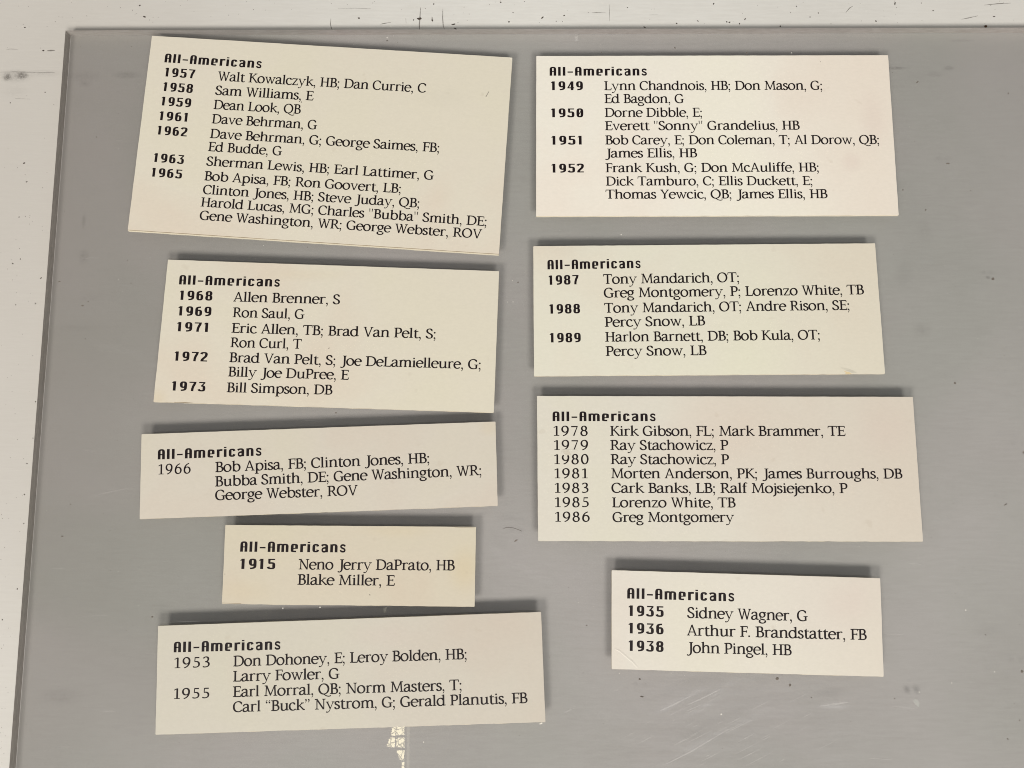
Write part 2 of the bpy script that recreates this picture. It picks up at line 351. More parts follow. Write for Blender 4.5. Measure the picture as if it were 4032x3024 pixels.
 'w': (110, [('l', 13, 70, 36, 1, 13, 11), ('l', 36, 0, 56, 64, 6.5, 6), ('l', 54, 70, 76, 1, 13, 11), ('l', 76, 0, 99, 69, 6.5, 6), ('s', 0, 28, 72, -1), ('s', 42, 58, 72, -1), ('s', 86, 111, 72, -1)]),
 'y': (80, [('l', 13, 70, 42, 4, 13, 12), ('b', [(68, 69), (60, 48), (52, 30), (42, 4), (34, -18), (28, -30), (10, -29)], 6.5), ('l', 4, -26, 20, -28, 12, 8), ('s', 0, 29, 72, -1), ('s', 55, 82, 72, -1)]),
 'z': (64, [('l', 6, 68, 58, 68, 6, 6), ('l', 54, 68, 10, 3, 12, 12), ('l', 4, 3, 60, 3, 6, 6), ('l', 6, 71, 5, 54, 4, 5), ('l', 59, 0, 62, 18, 5, 4)]),
 ',': (30, [('d', 13, 5, 8.5), ('b', [(18, 8), (22, -4), (18, -16), (8, -25)], 6)]),
 ';': (32, [('d', 13, 5, 8.5), ('b', [(18, 8), (22, -4), (18, -16), (8, -25)], 6), ('d', 14, 60, 9)]),
 '.': (30, [('d', 13, 7, 8.5)]),
 '"': (52, [('l', 10, 103, 13, 66, 10, 5), ('l', 38, 103, 35, 66, 10, 5)]),
 '\u201c': (54, [('d', 13, 80, 8), ('b', [(8, 80), (6, 90), (10, 98), (20, 104)], 5.5), ('d', 39, 80, 8), ('b', [(34, 80), (32, 90), (36, 98), (46, 104)], 5.5)]),
 '\u201d': (54, [('d', 13, 95, 8), ('b', [(18, 95), (20, 86), (16, 78), (6, 71)], 5.5), ('d', 39, 95, 8), ('b', [(44, 95), (46, 86), (42, 78), (32, 71)], 5.5)]),
 ' ': (40, []),
 '1': (80, [stem(34, 0, 98), ('l', 4, 83, 36, 98, 5, 6), ('s', 6, 60, 0, 1)]),
 '9': (95, [('e', 36, 67, 29, 31, 0, 360), ('b', [(65, 67), (66, 36), (50, 8), (16, 1)], None)]),
 '6': (95, [('e', 38, 33, 29, 31, 0, 360), ('b', [(9, 33), (8, 64), (24, 92), (58, 99)], None)]),
 '7': (92, [('l', 2, 93, 66, 93, 12, 12), ('l', 62, 94, 26, 0, 8, 13)]),
 '8': (95, [('e', 36, 75, 22, 23, 0, 360), ('e', 36, 27, 28, 26, 0, 360)]),
 '5': (92, [('l', 22, 94, 62, 94, 11, 11), ('l', 22, 98, 19, 56, 6, 6), ('b', [(18, 55), (38, 62), (60, 54), (60, 31), (60, 10), (38, -1), (8, 6)]), ('d', 7, 8, 6)]),
 '3': (92, [('b', [(8, 84), (14, 94), (22, 98), (32, 98), (46, 98), (54, 90), (54, 78), (54, 62), (42, 55), (24, 53)]), ('b', [(24, 53), (48, 53), (60, 44), (60, 29), (60, 10), (40, 0), (10, 4)]), ('d', 8, 7, 6)]),
 '0': (95, [('e', 37, 50, 30, 48, 0, 360)]),
}
def bstem(x, y0, y1): return ('l', x, y0, x, y1, 28, 28)
BOLD = {
 'A': (93, [('b', [(13, 0), (13, 30), (13, 50), (13, 68), (13, 88), (20, 94), (35, 94), (50, 94), (57, 88), (57, 68), (57, 50), (57, 30), (57, 0)]), ('l', 10, 47, 60, 47, 10, 10)]),
 'l': (51, [bstem(13, 0, 100)]),
 '-': (83, [('l', 0, 41, 59, 41, 14, 14)]),
 'm': (139, [bstem(13, 0, 78), ('b', [(16, 62), (20, 72), (26, 73), (34, 73), (50, 73), (57, 68), (57, 54), (57, 36), (57, 18), (57, 0)]), ('b', [(60, 62), (64, 72), (70, 73), (78, 73), (94, 73), (101, 68), (101, 54), (101, 36), (101, 18), (101, 0)])]),
 'e': (95, [('b', [(16, 36), (40, 36), (60, 36), (69, 36)], 9), ('b', [(57, 36), (57, 50), (57, 60), (57, 66), (50, 73), (35, 73), (20, 73), (13, 66), (13, 52), (13, 40), (13, 36), (13, 26), (13, 10), (20, 6), (36, 6), (54, 6), (60, 8), (62, 22)])]),
 'r': (72, [bstem(13, 0, 78), ('b', [(14, 58), (20, 70), (32, 72), (57, 70)], 18)]),
 'i': (51, [bstem(13, 0, 78), ('l', 13, 89, 13, 101, 26, 26)]),
 'c': (85, [('b', [(54, 56), (52, 70), (44, 73), (34, 73), (20, 73), (13, 66), (13, 52), (13, 40), (13, 36), (13, 26), (13, 10), (20, 6), (34, 6), (46, 6), (52, 10), (54, 24)])]),
 'a': (95, [('b', [(8, 62), (16, 72), (26, 73), (36, 73), (50, 73), (58, 68), (58, 54), (58, 36), (58, 18), (58, 0)]), ('b', [(58, 43), (40, 43), (14, 44), (14, 23), (14, 8), (22, 5), (34, 5), (44, 6), (54, 10), (60, 20)], 17)]),
 'n': (96, [bstem(13, 0, 78), ('b', [(16, 62), (22, 72), (28, 73), (38, 73), (52, 73), (59, 68), (59, 54), (59, 36), (59, 18), (59, 0)])]),
 's': (60, [('b', [(52, 58), (48, 70), (40, 72), (30, 72), (16, 72), (11, 66), (11, 58), (11, 46), (22, 44), (32, 39), (44, 34), (50, 30), (50, 20), (50, 9), (42, 7), (30, 7), (18, 7), (12, 9), (6, 22)], 17)]),
 '1': (81, [bstem(27, 0, 100), ('p', [(0, 82), (0, 86), (16, 100), (30, 100), (30, 80)])]),
 '9': (93, [('b', [(13, 68), (13, 86), (20, 94), (35, 94), (50, 94), (57, 86), (57, 68), (57, 48), (50, 38), (35, 38), (20, 38), (13, 48), (13, 68)]), ('b', [(57, 68), (57, 50), (57, 40), (57, 30), (57, 12), (40, 6), (12, 6)])]),
 '6': (93, [('b', [(57, 32), (57, 14), (50, 6), (35, 6), (20, 6), (13, 14), (13, 32), (13, 52), (20, 60), (35, 60), (50, 60), (57, 52), (57, 32)]), ('b', [(13, 32), (13, 50), (13, 60), (13, 70), (13, 88), (30, 94), (56, 94)])]),
 '5': (93, [('l', 4, 94, 68, 94, 12, 12), ('l', 15, 98, 15, 54, 22, 20), ('b', [(12, 57), (24, 58), (30, 59), (36, 59), (52, 59), (57, 52), (57, 38), (57, 30), (57, 28), (57, 22), (57, 10), (48, 6), (34, 6), (18, 6), (8, 8), (6, 22)])]),
 '7': (93, [('l', 0, 94, 70, 94, 12, 12), ('b', [(57, 92), (57, 70), (32, 60), (32, 0)], 25)]),
 '8': (93, [('b', [(14, 74), (14, 88), (22, 94), (35, 94), (48, 94), (56, 88), (56, 74), (56, 60), (48, 54), (35, 54), (22, 54), (14, 60), (14, 74)]), ('b', [(12, 28), (12, 12), (20, 6), (35, 6), (50, 6), (58, 12), (58, 28), (58, 46), (50, 53), (35, 53), (20, 53), (12, 46), (12, 28)])]),
 '3': (93, [('l', 4, 94, 66, 94, 12, 12), ('l', 62, 94, 32, 58, 14, 14), ('b', [(26, 58), (44, 59), (56, 54), (56, 36), (56, 34), (56, 30), (56, 24), (56, 10), (48, 6), (34, 6), (18, 6), (8, 8), (6, 22)])]),
 '2': (93, [('b', [(6, 78), (8, 92), (18, 94), (34, 94), (50, 94), (56, 88), (56, 74), (56, 44), (22, 40), (12, 8)]), ('l', 4, 6, 68, 6, 12, 12), ('p', [(0, 0), (0, 14), (26, 22), (30, 10)])]),
 '4': (93, [bstem(50, 0, 100), ('l', 0, 26, 72, 26, 12, 12), ('l', 44, 96, 8, 28, 14, 14)]),
 '0': (93, [('b', [(13, 50), (13, 78), (13, 94), (35, 94), (57, 94), (57, 78), (57, 50), (57, 22), (57, 6), (35, 6), (13, 6), (13, 22), (13, 50)]), ('l', 16, 18, 54, 84, 9, 9)]),
 ' ': (40, []),
}
def nibw(dx, dy, thick, thin, tilt):
    a = math.atan2(dy, dx) - tilt
    return math.hypot(thick * math.sin(a), thin * math.cos(a))
def strip(pts, ws, out):
    n = len(pts); L = []; Q = []
    for i, (x, y) in enumerate(pts):
        a = pts[max(0, i - 1)]; b = pts[min(n - 1, i + 1)]
        if pts[0] == pts[-1] and i in (0, n - 1): a, b = pts[-2], pts[1]
        dx, dy = b[0] - a[0], b[1] - a[1]; d = math.hypot(dx, dy) or 1
        h = ws[i] / 2
        L.append((x - dy / d * h, y + dx / d * h)); Q.append((x + dy / d * h, y - dx / d * h))
    for i in range(n - 1):
        out.append([Q[i], Q[i + 1], L[i + 1], L[i]])
def glyph_polys(spec, thick, thin, tilt):
    out = []
    for g in spec:
        k = g[0]
        if k == 'l':
            _, x0, y0, x1, y1, w0, w1 = g
            k_ = 1.48 if thick < 20 and max(w0, w1) < 9 else 1.0
            strip([(x0, y0), (x1, y1)], [w0 * k_, w1 * k_], out)
        elif k == 'b':
            P = g[1]; wd = g[2] if len(g) > 2 else None
            pts = [P[0]]
            for i in range(0, len(P) - 3, 3):
                a, b, c, d = P[i:i + 4]
                for s in range(1, 7):
                    t = s / 6; u = 1 - t
                    pts.append((u**3 * a[0] + 3 * u * u * t * b[0] + 3 * u * t * t * c[0] + t**3 * d[0],
                                u**3 * a[1] + 3 * u * u * t * b[1] + 3 * u * t * t * c[1] + t**3 * d[1]))
            n = len(pts); ws = []
            for i in range(n):
                a = pts[max(0, i - 1)]; b = pts[min(n - 1, i + 1)]
                ws.append(wd or nibw(b[0] - a[0], b[1] - a[1], thick, thin, tilt))
            strip(pts, ws, out)
        elif k == 'e':
            _, cx, cy, rx, ry, a0, a1 = g
            n = max(6, int(abs(a1 - a0) / 15)); pts = []; ws = []
            for i in range(n + 1):
                a = R(a0 + (a1 - a0) * i / n)
                pts.append((cx + rx * math.cos(a), cy + ry * math.sin(a)))
                ws.append(nibw(-rx * math.sin(a), ry * math.cos(a), thick, thin, tilt))
            if abs(a1 - a0) == 360: pts[-1] = pts[0]
            strip(pts, ws, out)
        elif k == 's':
            _, x0, x1, y, dr = g
            m = (x0 + x1) / 2
            out.append([(x0, y), (x1, y), (x1 - 1, y + 6.4 * dr), (x0 + 1, y + 6.4 * dr)][::dr])
            out.append([(m - 12, y + 4 * dr), (m + 12, y + 4 * dr), (m + 6, y + 10 * dr), (m - 6, y + 10 * dr)][::dr])
        elif k == 'd':
            _, cx, cy, r = g
            out.append([(cx + r * math.cos(R(a)), cy + r * math.sin(R(a))) for a in range(0, 360, 36)])
        elif k == 'p':
            out.append(list(g[1]))
    return out
FONTS = {'serif': (SER, 17.8, 9.4, R(12)), 'bold': (BOLD, 28, 15, 0.0)}
CACHE = {}
def lay_text(text, font, track=0.0):
    tab, thick, thin, tilt = FONTS[font]
    x = 0; out = []
    for ch in text:
        if (font, ch) not in CACHE:
            CACHE[(font, ch)] = glyph_polys(tab[ch][1], thick, thin, tilt)
        for poly in CACHE[(font, ch)]:
            out.append([(px + x, py) for px, py in poly])
        x += tab[ch][0] + track
    return out
def text_line(name, text, font, p0, p1, cap_px, parent, z=Z_CARD + 0.00004, track=0.0, origin=(0, 0)):
    """lay one printed line between two measured baseline points"""
    a, b = unproj(*p0), unproj(*p1)
    m0 = ((p0[0] + p1[0]) / 2, (p0[1] + p1[1]) / 2)
    q0, q1 = unproj(*m0), unproj(m0[0], m0[1] - cap_px)
    polys = lay_text(text, font, track)
    xs = [x for pl in polys for x, _ in pl]
    lo, hi = min(xs), max(xs)
    ux = (b - a).normalized(); uy = Vector((-ux.y, ux.x, 0))
    sx = (b - a).length / (hi - lo); sy = (q1 - q0).length / 100
    verts, faces = [], []
    for i, pl in enumerate(polys):
        k = len(verts)
        for x, y in pl:
            w_ = a + ux * ((x - lo) * sx) + uy * (y * sy)
            verts.append((w_.x - origin[0], w_.y - origin[1], z + (i % 7) * 2e-6))
        faces.append(tuple(range(k, k + len(pl))))
    o = mesh_obj(name, verts, faces, M_INK, parent)
    return o

# ------------------------------------------------------------------ the setting
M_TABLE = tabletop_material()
def grid(name, x0, x1, y0, y1, nx, ny, z, mat):
    v = [(x0 + (x1 - x0) * i / nx, y0 + (y1 - y0) * j / ny, z) for j in range(ny + 1) for i in range(nx + 1)]
    f = [(j * (nx + 1) + i, j * (nx + 1) + i + 1, (j + 1) * (nx + 1) + i + 1, (j + 1) * (nx + 1) + i) for j in range(ny) for i in range(nx)]
    return mesh_obj(name, v, f, mat)
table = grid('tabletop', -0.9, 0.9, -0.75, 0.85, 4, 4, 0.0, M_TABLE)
tag(table, kind='structure')

def irregular(cx, cy, r, n=7, sx=1.0, sy=1.0, ang=0.0):
    pts = []
    for i in range(n):
        a = 2 * math.pi * i / n
        rr = r * random.uniform(0.6, 1.15)
        x, y = rr * math.cos(a) * sx, rr * math.sin(a) * sy
        pts.append((cx + x * math.cos(ang) - y * math.sin(ang), cy + x * math.sin(ang) + y * math.cos(ang)))
    return pts
def flakes(name, items, z, h, mat, kind='stuff'):
    """items: (u, v, r_px, stretch, angle) -> low irregular chips lying on z"""
    V, Fc = [], []
    for (u, v, r, st, ang) in items:
        p = unproj(u, v, z); k = 0.5 / 3000
        pl = irregular(p.x, p.y, r * k, 7, st, 1.0 / math.sqrt(st), ang)
        b = len(V); n = len(pl)
        V += [(x, y, z) for x, y in pl] + [(p.x + (x - p.x) * .7, p.y + (y - p.y) * .7, z + h) for x, y in pl]
        Fc += [tuple(range(b + n, b + 2 * n))] + [(b + i, b + (i + 1) % n, b + n + (i + 1) % n, b + n + i) for i in range(n)]
    o = mesh_obj(name, V, Fc, mat)
    return tag(o, kind=kind)

# dirt and specks on the bare tabletop
spots = [(551, 21, 4, 1.2, .3), (570, 66, 5, 1.6, -.3), (98, 108, 3.5, 1, 0), (170, 199, 5, 1.2, 0), (95, 642, 5, 1.1, .2), (40, 405, 3, 1, 0), (178, 363, 3, 1.4, 0),
         (104, 716, 3, 1.5, .4), (80, 1020, 3, 1, 0), (50, 1038, 3.4, 1, 0), (161, 1095, 3.6, 1.2, .5), (62, 1200, 2.4, 1, 0), (140, 1195, 2.6, 1, 0), (75, 855, 2.6, 1.4, .1),
         (140, 1582, 3, 1, 0), (130, 1725, 2.5, 1, 0), (106, 1825, 3, 1, 0), (96, 1947, 3.2, 1, 0), (94, 2061, 2.8, 1, 0), (68, 2319, 3.8, 1, 0), (9, 2440, 3, 1, 0),
         (1413, 71, 4.5, 1.2, .2), (1651, 73, 7, 1.5, .1), (1708, 16, 3.5, 1.4, .9), (1702, 80, 4.5, .8, 1.2), (1628, 79, 3, 1.8, 1.3), (1785, 96, 5, 2, .2), (1793, 113, 4, 2, -.5),
         (1972, 9, 3.5, 1, 0), (2004, 86, 4.5, .9, 0), (2136, 70, 5, 1.6, .7), (2222, 61, 3.6, 1.5, .3), (2538, 107, 5, 1.6, -.5), (2664, 92, 4, 1, 0), (2810, 14, 4, 1.4, 1.0), (2862, 86, 4, 1, 0),
         (2872, 88, 4, 1.2, .3), (2912, 93, 4, 1, 0), (2748, 83, 3.4, 1.5, -.6), (2934, 75, 3.8, 1.5, 1.2), (3136, 25, 3, 1, 0), (3190, 67, 3, 1, 0), (3222, 51, 3, 1, 0), (3072, 103, 4, 1, 0),
         (3449, 83, 4, 1, 0), (3524, 14, 4, 2.2, 1.4), (3674, 42, 3, 1.5, .3), (3914, 65, 4, 1.5, 0), (3628, 12, 2.6, 1, 0), (2020, 50, 2.4, 1, 0), (2470, 30, 2.4, 1.2, 0), (2190, 84, 2.4, 1, 0)]
for _ in range(90):
    u = random.uniform(0, 4032); v = random.uniform(0, 95)
    spots.append((u, v, random.uniform(0.7, 1.5), random.uniform(1, 1.8), random.uniform(0, 3)))
for _ in range(80):
    v = random.uniform(95, 3024); u = random.uniform(0, 240 - v * 0.075)
    spots.append((u, v, random.uniform(0.6, 1.3), random.uniform(1, 1.6), random.uniform(0, 3)))
specks = flakes('dirt_specks', spots, 0.0004 * 0 + 0.00003, 0.00012, M_SPECK)
tag(specks, 'scattered dark dirt specks on the bare white tabletop', 'dirt', kind='stuff')

def ribbon(V, Fc, pts, wpx, z):
    """thin tapering line through pixel points"""
    P = [unproj(u, v, z) for u, v in pts]; b = len(V); k = 0.5 / 3000; n = len(P)
    for i, p in enumerate(P):
        d = (P[min(n - 1, i + 1)] - P[max(0, i - 1)]).normalized()
        h = wpx * k / 2 * (0.35 if i in (0, n - 1) else 1)
        V += [(p.x - d.y * h, p.y + d.x * h, z), (p.x + d.y * h, p.y - d.x * h, z)]
    Fc += [(b + 2 * i, b + 2 * i + 1, b + 2 * i + 3, b + 2 * i + 2) for i in range(n - 1)]
M_SCUFF = stroke_mark_material()
V, Fc = [], []
for pts, wd in (([(1656, 30), (1653, 75), (1651, 100), (1652, 118)], 5), ([(1744, 34), (1743, 70), (1745, 100), (1750, 116)], 4), ([(1303, 72), (1301, 96), (1304, 108), (1308, 117)], 3.5),
                ([(1500, 95), (1512, 92), (1535, 89)], 4), ([(1701, 66), (1702, 76), (1703, 86)], 7), ([(2400, 18), (2400, 50), (2400, 84)], 2), ([(1598, 72), (1599, 92)], 4),
                ([(3786, 76), (3812, 71), (3850, 62)], 4), ([(3520, 0), (3522, 8)], 3), ([(186, 200), (200, 199), (217, 198)], 7), ([(25, 194), (45, 193), (70, 194)], 2.5),
                ([(3330, 50), (3345, 32), (3358, 24)], 4), ([(3875, 20), (3925, 15), (3980, 12)], 4), ([(2330, 50), (2350, 49), (2385, 48)], 2.5), ([(2555, 59), (2590, 58)], 3), ([(530, 57), (540, 52)], 3),
                ([(1330, 33), (1400, 32), (1460, 34)], 2), ([(0, 284), (60, 283), (215, 286)], 3), ([(118, 390), (60, 388)], 2.5), ([(1495, 96), (1540, 88)], 3)):
    ribbon(V, Fc, pts, wd, 0.00002)
scf = mesh_obj('scuff_marks', V, Fc, M_SCUFF)
tag(scf, 'thin dark scuff lines on the bare tabletop', 'scuffs', kind='stuff')

# ------------------------------------------------------------------ the clear sheet
c_tl = unproj(258, 120, Z_SHEET); c_bl = unproj(36, 3024, Z_SHEET); c_tr = unproj(4032, 109, Z_SHEET)
dn = (c_bl - c_tl).normalized(); rt = (c_tr - c_tl).normalized()
A0 = c_tl; A1 = c_tl + dn * 0.62; A2 = A1 + rt * 0.80; A3 = c_tl + rt * 0.80
sheet = bpy.data.objects.new('acrylic_sheet', None); COL.objects.link(sheet)
tag(sheet, 'large clear grey acrylic sheet with scratches lying on the white tabletop', 'plastic sheet')
quad = [A0, A1, A2, A3]
mesh_obj('top_face', [(p.x, p.y, Z_SHEET) for p in quad], [(0, 1, 2, 3)], sheet_material(), sheet)
mesh_obj('underside', [(p.x, p.y, 0.0003) for p in quad], [(3, 2, 1, 0)], clear_underside_material(), sheet)
M_EDGE = edge_material()
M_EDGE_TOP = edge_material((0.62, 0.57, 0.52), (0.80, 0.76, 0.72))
for i in range(4):
    p, q = quad[i], quad[(i + 1) % 4]
    n = 60; V = []
    nx, ny = (q - p).normalized().y, -(q - p).normalized().x
    for j in range(n + 1):
        r_ = p.lerp(q, j / n); jit = random.uniform(-1, 1) * 0.00008 if 0 < j < n else 0
        V += [(r_.x + nx * jit, r_.y + ny * jit, 0.0003), (r_.x + nx * jit * .5, r_.y + ny * jit * .5, Z_SHEET)]
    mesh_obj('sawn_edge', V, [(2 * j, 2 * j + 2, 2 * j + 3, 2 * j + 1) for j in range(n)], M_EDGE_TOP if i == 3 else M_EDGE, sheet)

# scratches worn into its upper face
V, Fc = [], []
ZS = Z_SHEET + 0.00003
for pts, wd in (([(2708, 2775), (2760, 2752), (2836, 2714)], 5), ([(2600, 2798), (2650, 2776), (2720, 2740)], 6), ([(2704, 2800), (2760, 2775)], 6), ([(2620, 3010), (2720, 2960), (2870, 2870)], 5),
                ([(2860, 2885), (2960, 2835)], 5), ([(2620, 2670), (2650, 2652)], 3), ([(3230, 2780), (3290, 2772), (3340, 2765)], 7), ([(3480, 2497), (3560, 2499)], 3), ([(3580, 2218), (3630, 2223)], 4),
                ([(398, 2802), (455, 2802)], 4), ([(320, 2427), (440, 2422)], 3), ([(220, 2944), (275, 2936)], 3), ([(200, 2240), (260, 2237)], 2.5), ([(3510, 2780), (3600, 2790)], 4),
                ([(318, 129), (350, 127)], 4), ([(365, 129), (385, 131)], 3), ([(1100, 130), (1125, 130)], 4), ([(870, 128), (888, 128)], 3), ([(3940, 126), (3962, 128)], 4),
                ([(2650, 2838), (2656, 2832)], 5), ([(3420, 2985), (3510, 2992)], 5), ([(318, 1905), (327, 1900)], 4), ([(340, 1960), (420, 1940), (560, 1912)], 1.5)):
    ribbon(V, Fc, pts, wd, ZS)
for _ in range(46):
    u = random.gauss(2790, 260); v = random.gauss(2880, 90); L = random.uniform(20, 130)
    if v < 2700 or v > 3060: continue
    ribbon(V, Fc, [(u, v), (u + L * .45, v - L * .22), (u + L * .9, v - L * .46)], random.uniform(1, 2.2), ZS)
for _ in range(80):
    u = random.uniform(100, 4032); v = random.uniform(150, 3024); L = random.uniform(15, 90); a = random.gauss(0.05, 0.25)
    ribbon(V, Fc, [(u, v), (u + L * .5 * math.cos(a), v + L * .5 * math.sin(a)), (u + L * math.cos(a), v + L * math.sin(a) + random.uniform(-3, 3))], random.uniform(.7, 1.5), ZS)
b_ = len(V); V += [tuple(unproj(u, v, ZS)) for u, v in ((2262, 145), (2275, 143), (2277, 161), (2263, 162))]; Fc.append((b_ + 3, b_ + 2, b_ + 1, b_))
scr = mesh_obj('scratches', V, Fc, scratch_material(0.24), sheet); tag(scr, kind='stuff')

# lint and specks lying on the sheet
sp = [(1524, 160, 4, 1, 0), (3612, 323, 4, 1.8, .7), (3970, 368, 4, 1, 0), (3732, 644, 5, 1.8, 0), (3822, 751, 3, 1, 1), (3645, 826, 4, 1.3, 1), (3555, 748, 4, 1, 0), (3910, 1098, 6, 1.2, .5),
      (3760, 1508, 5, 1, 0), (4029, 1782, 5, 1, 0), (3960, 1986, 5, 2, .5), (2518, 2674, 4, 1.6, 0), (2528, 2743, 5, 2, -.2), (3061, 2671, 8, 1.2, 0), (3110, 2697, 6, .9, 0), (3605, 2765, 4, 1, 0),
      (4024, 2643, 6, 1, 0), (3968, 2910, 4, 1, 0), (4015, 2836, 3.5, 1, 0), (325, 1203, 4.5, 1.4, -.4), (347, 1188, 3, 1, 0), (234, 1109, 3.5, 1.3, 0), (516, 1115, 2.6, 1, 0), (335, 1335, 2.5, 1, 0),
      (245, 2112, 4, 1.6, 0), (278, 1986, 2.5, 1, 0), (600, 2429, 4, 1, 0), (2032, 2128, 5, 1.7, .3), (2310, 2462, 3, 1.3, 0), (3195, 2747, 3, 1, 0), (3523, 2750, 3, 1, 0), (2940, 208, 4.5, .9, 0), (2658, 188, 4, .8, 0),
      (1323, 1626, 4, 1.2, 0), (380, 540, 3, 1, 0), (517, 184, 2.6, 1, 0), (2368, 206, 2.5, 1, 0), (2040, 1112, 3.4, 1, 0), (3881, 2500, 3, 1, 0)]
for _ in range(190):
    sp.append((random.uniform(60, 4032), random.uniform(140, 3024), random.uniform(.7, 1.5), random.uniform(1, 2), random.uniform(0, 3)))
o = flakes('dirt_specks', sp, Z_SHEET + 0.00002, 0.00012, plain('grey_speck', (0.17, 0.15, 0.13), 0.8, 0.2, 0.4))
tag(o, 'tiny dark dirt specks scattered over the acrylic sheet', 'dirt', kind='stuff')
li = [(1668, 2922, 3.2, .7, 0), (2446, 924, 3, 1, 0), (2020, 1189, 2.5, 1, 0), (1114, 2395, 3, 1, 0), (1260, 2391, 3, 1, 0), (2840, 2812, 4, 1, 0), (3803, 2402, 3.5, 1, 1), (3748, 2689, 2.6, 1, 0), (3116, 208, 2.6, 1, 0),
      (1525, 149, 3, 1.6, 0), (3917, 2645, 3, .6, 0), (3620, 2725, 3, 1, 0), (1998, 1189, 2, 1, 0), (3140, 2440, 2, 1, 0), (2131, 2848, 5, 1.6, .4)]
for _ in range(60):
    li.append((random.uniform(60, 4032), random.uniform(140, 3024), random.uniform(.7, 1.4), random.uniform(1, 2), random.uniform(0, 3)))
o = flakes('lint', li, Z_SHEET + 0.00002, 0.00015, M_LINT)
tag(o, 'tiny pale dust and lint scattered over the acrylic sheet', 'dust', kind='stuff')

def tube(name, pts, r0, mat, zbase):
    P = [unproj(u, v, zbase + r0 + dz) for u, v, dz in pts]; V, Fc = [], []; n = len(P)
    for i, p in enumerate(P):
        d = (P[min(n - 1, i + 1)] - P[max(0, i - 1)]).normalized(); sd = d.cross(Vector((0, 0, 1))).normalized(); up = sd.cross(d)
        r = r0 * (0.5 if i in (0, n - 1) else 1)
        for k in range(5):
            a = 2 * math.pi * k / 5
            V.append(tuple(p + sd * (r * math.cos(a)) + up * (r * math.sin(a))))
    for i in range(n - 1):
        for k in range(5):
            Fc.append((5 * i + k, 5 * i + (k + 1) % 5, 5 * i + 5 + (k + 1) % 5, 5 * i + 5 + k))
    Fc += [(4, 3, 2, 1, 0), tuple(range(5 * n - 5, 5 * n))]
    return mesh_obj(name, V, Fc, mat)
fib = tube('stray_hair', [(1981, 2083, 0), (1986, 2080, 0), (1992, 2077, .0002), (2003, 2077, .0004), (2020, 2078, .0003), (2034, 2083, .0001), (2048, 2088, 0), (2056, 2092, 0)], 0.00013, M_SPECK, Z_SHEET)
tag(fib, 'short curved dark hair on the acrylic between the 1915 card and the 1978 card', 'hair')
q = [unproj(u, v, Z_SHEET) for u, v in ((3594, 2757), (3604, 2752), (3612, 2756), (3619, 2764), (3617, 2785), (3611, 2781), (3603, 2772))]
hz_ = (.0001, .0001, .0003, .0005, .0005, .0003, .0001)
fl = mesh_obj('plastic_flake', [(a.x, a.y, a.z + h) for a, h in zip(q, hz_)] + [(a.x, a.y, a.z + h - .00006) for a, h in zip(q, hz_)],
              [tuple(range(6, -1, -1)), tuple(range(7, 14))] + [(i, (i + 1) % 7, 7 + (i + 1) % 7, 7 + i) for i in range(7)], plain('dull_plastic_flake', (0.42, 0.42, 0.40), 0.5))
tag(fl, 'small curled grey plastic flake on the acrylic right of the 1935 card', 'flake')
p = unproj(3880, 105, 0)
V, Fc = [], []
for k, (zz, rr) in enumerate(((0, .8), (.0004, 1.0), (.0009, .8), (.0012, .35))):
    for i in range(9):
        a = 2 * math.pi * i / 9
        V.append((p.x + .00105 * rr * math.cos(a) * random.uniform(.85, 1.1), p.y + .0008 * rr * math.sin(a) * random.uniform(.85, 1.1), zz))
for k in range(3):
    for i in range(9): Fc.append((9 * k + i, 9 * k + (i + 1) % 9, 9 * k + 9 + (i + 1) % 9, 9 * k + 9 + i))
Fc.append(tuple(range(27, 36)))
tag(mesh_obj('crumb', V, Fc, M_CRUMB), 'brown crumb on the tabletop against the top edge of the acrylic', 'crumb')

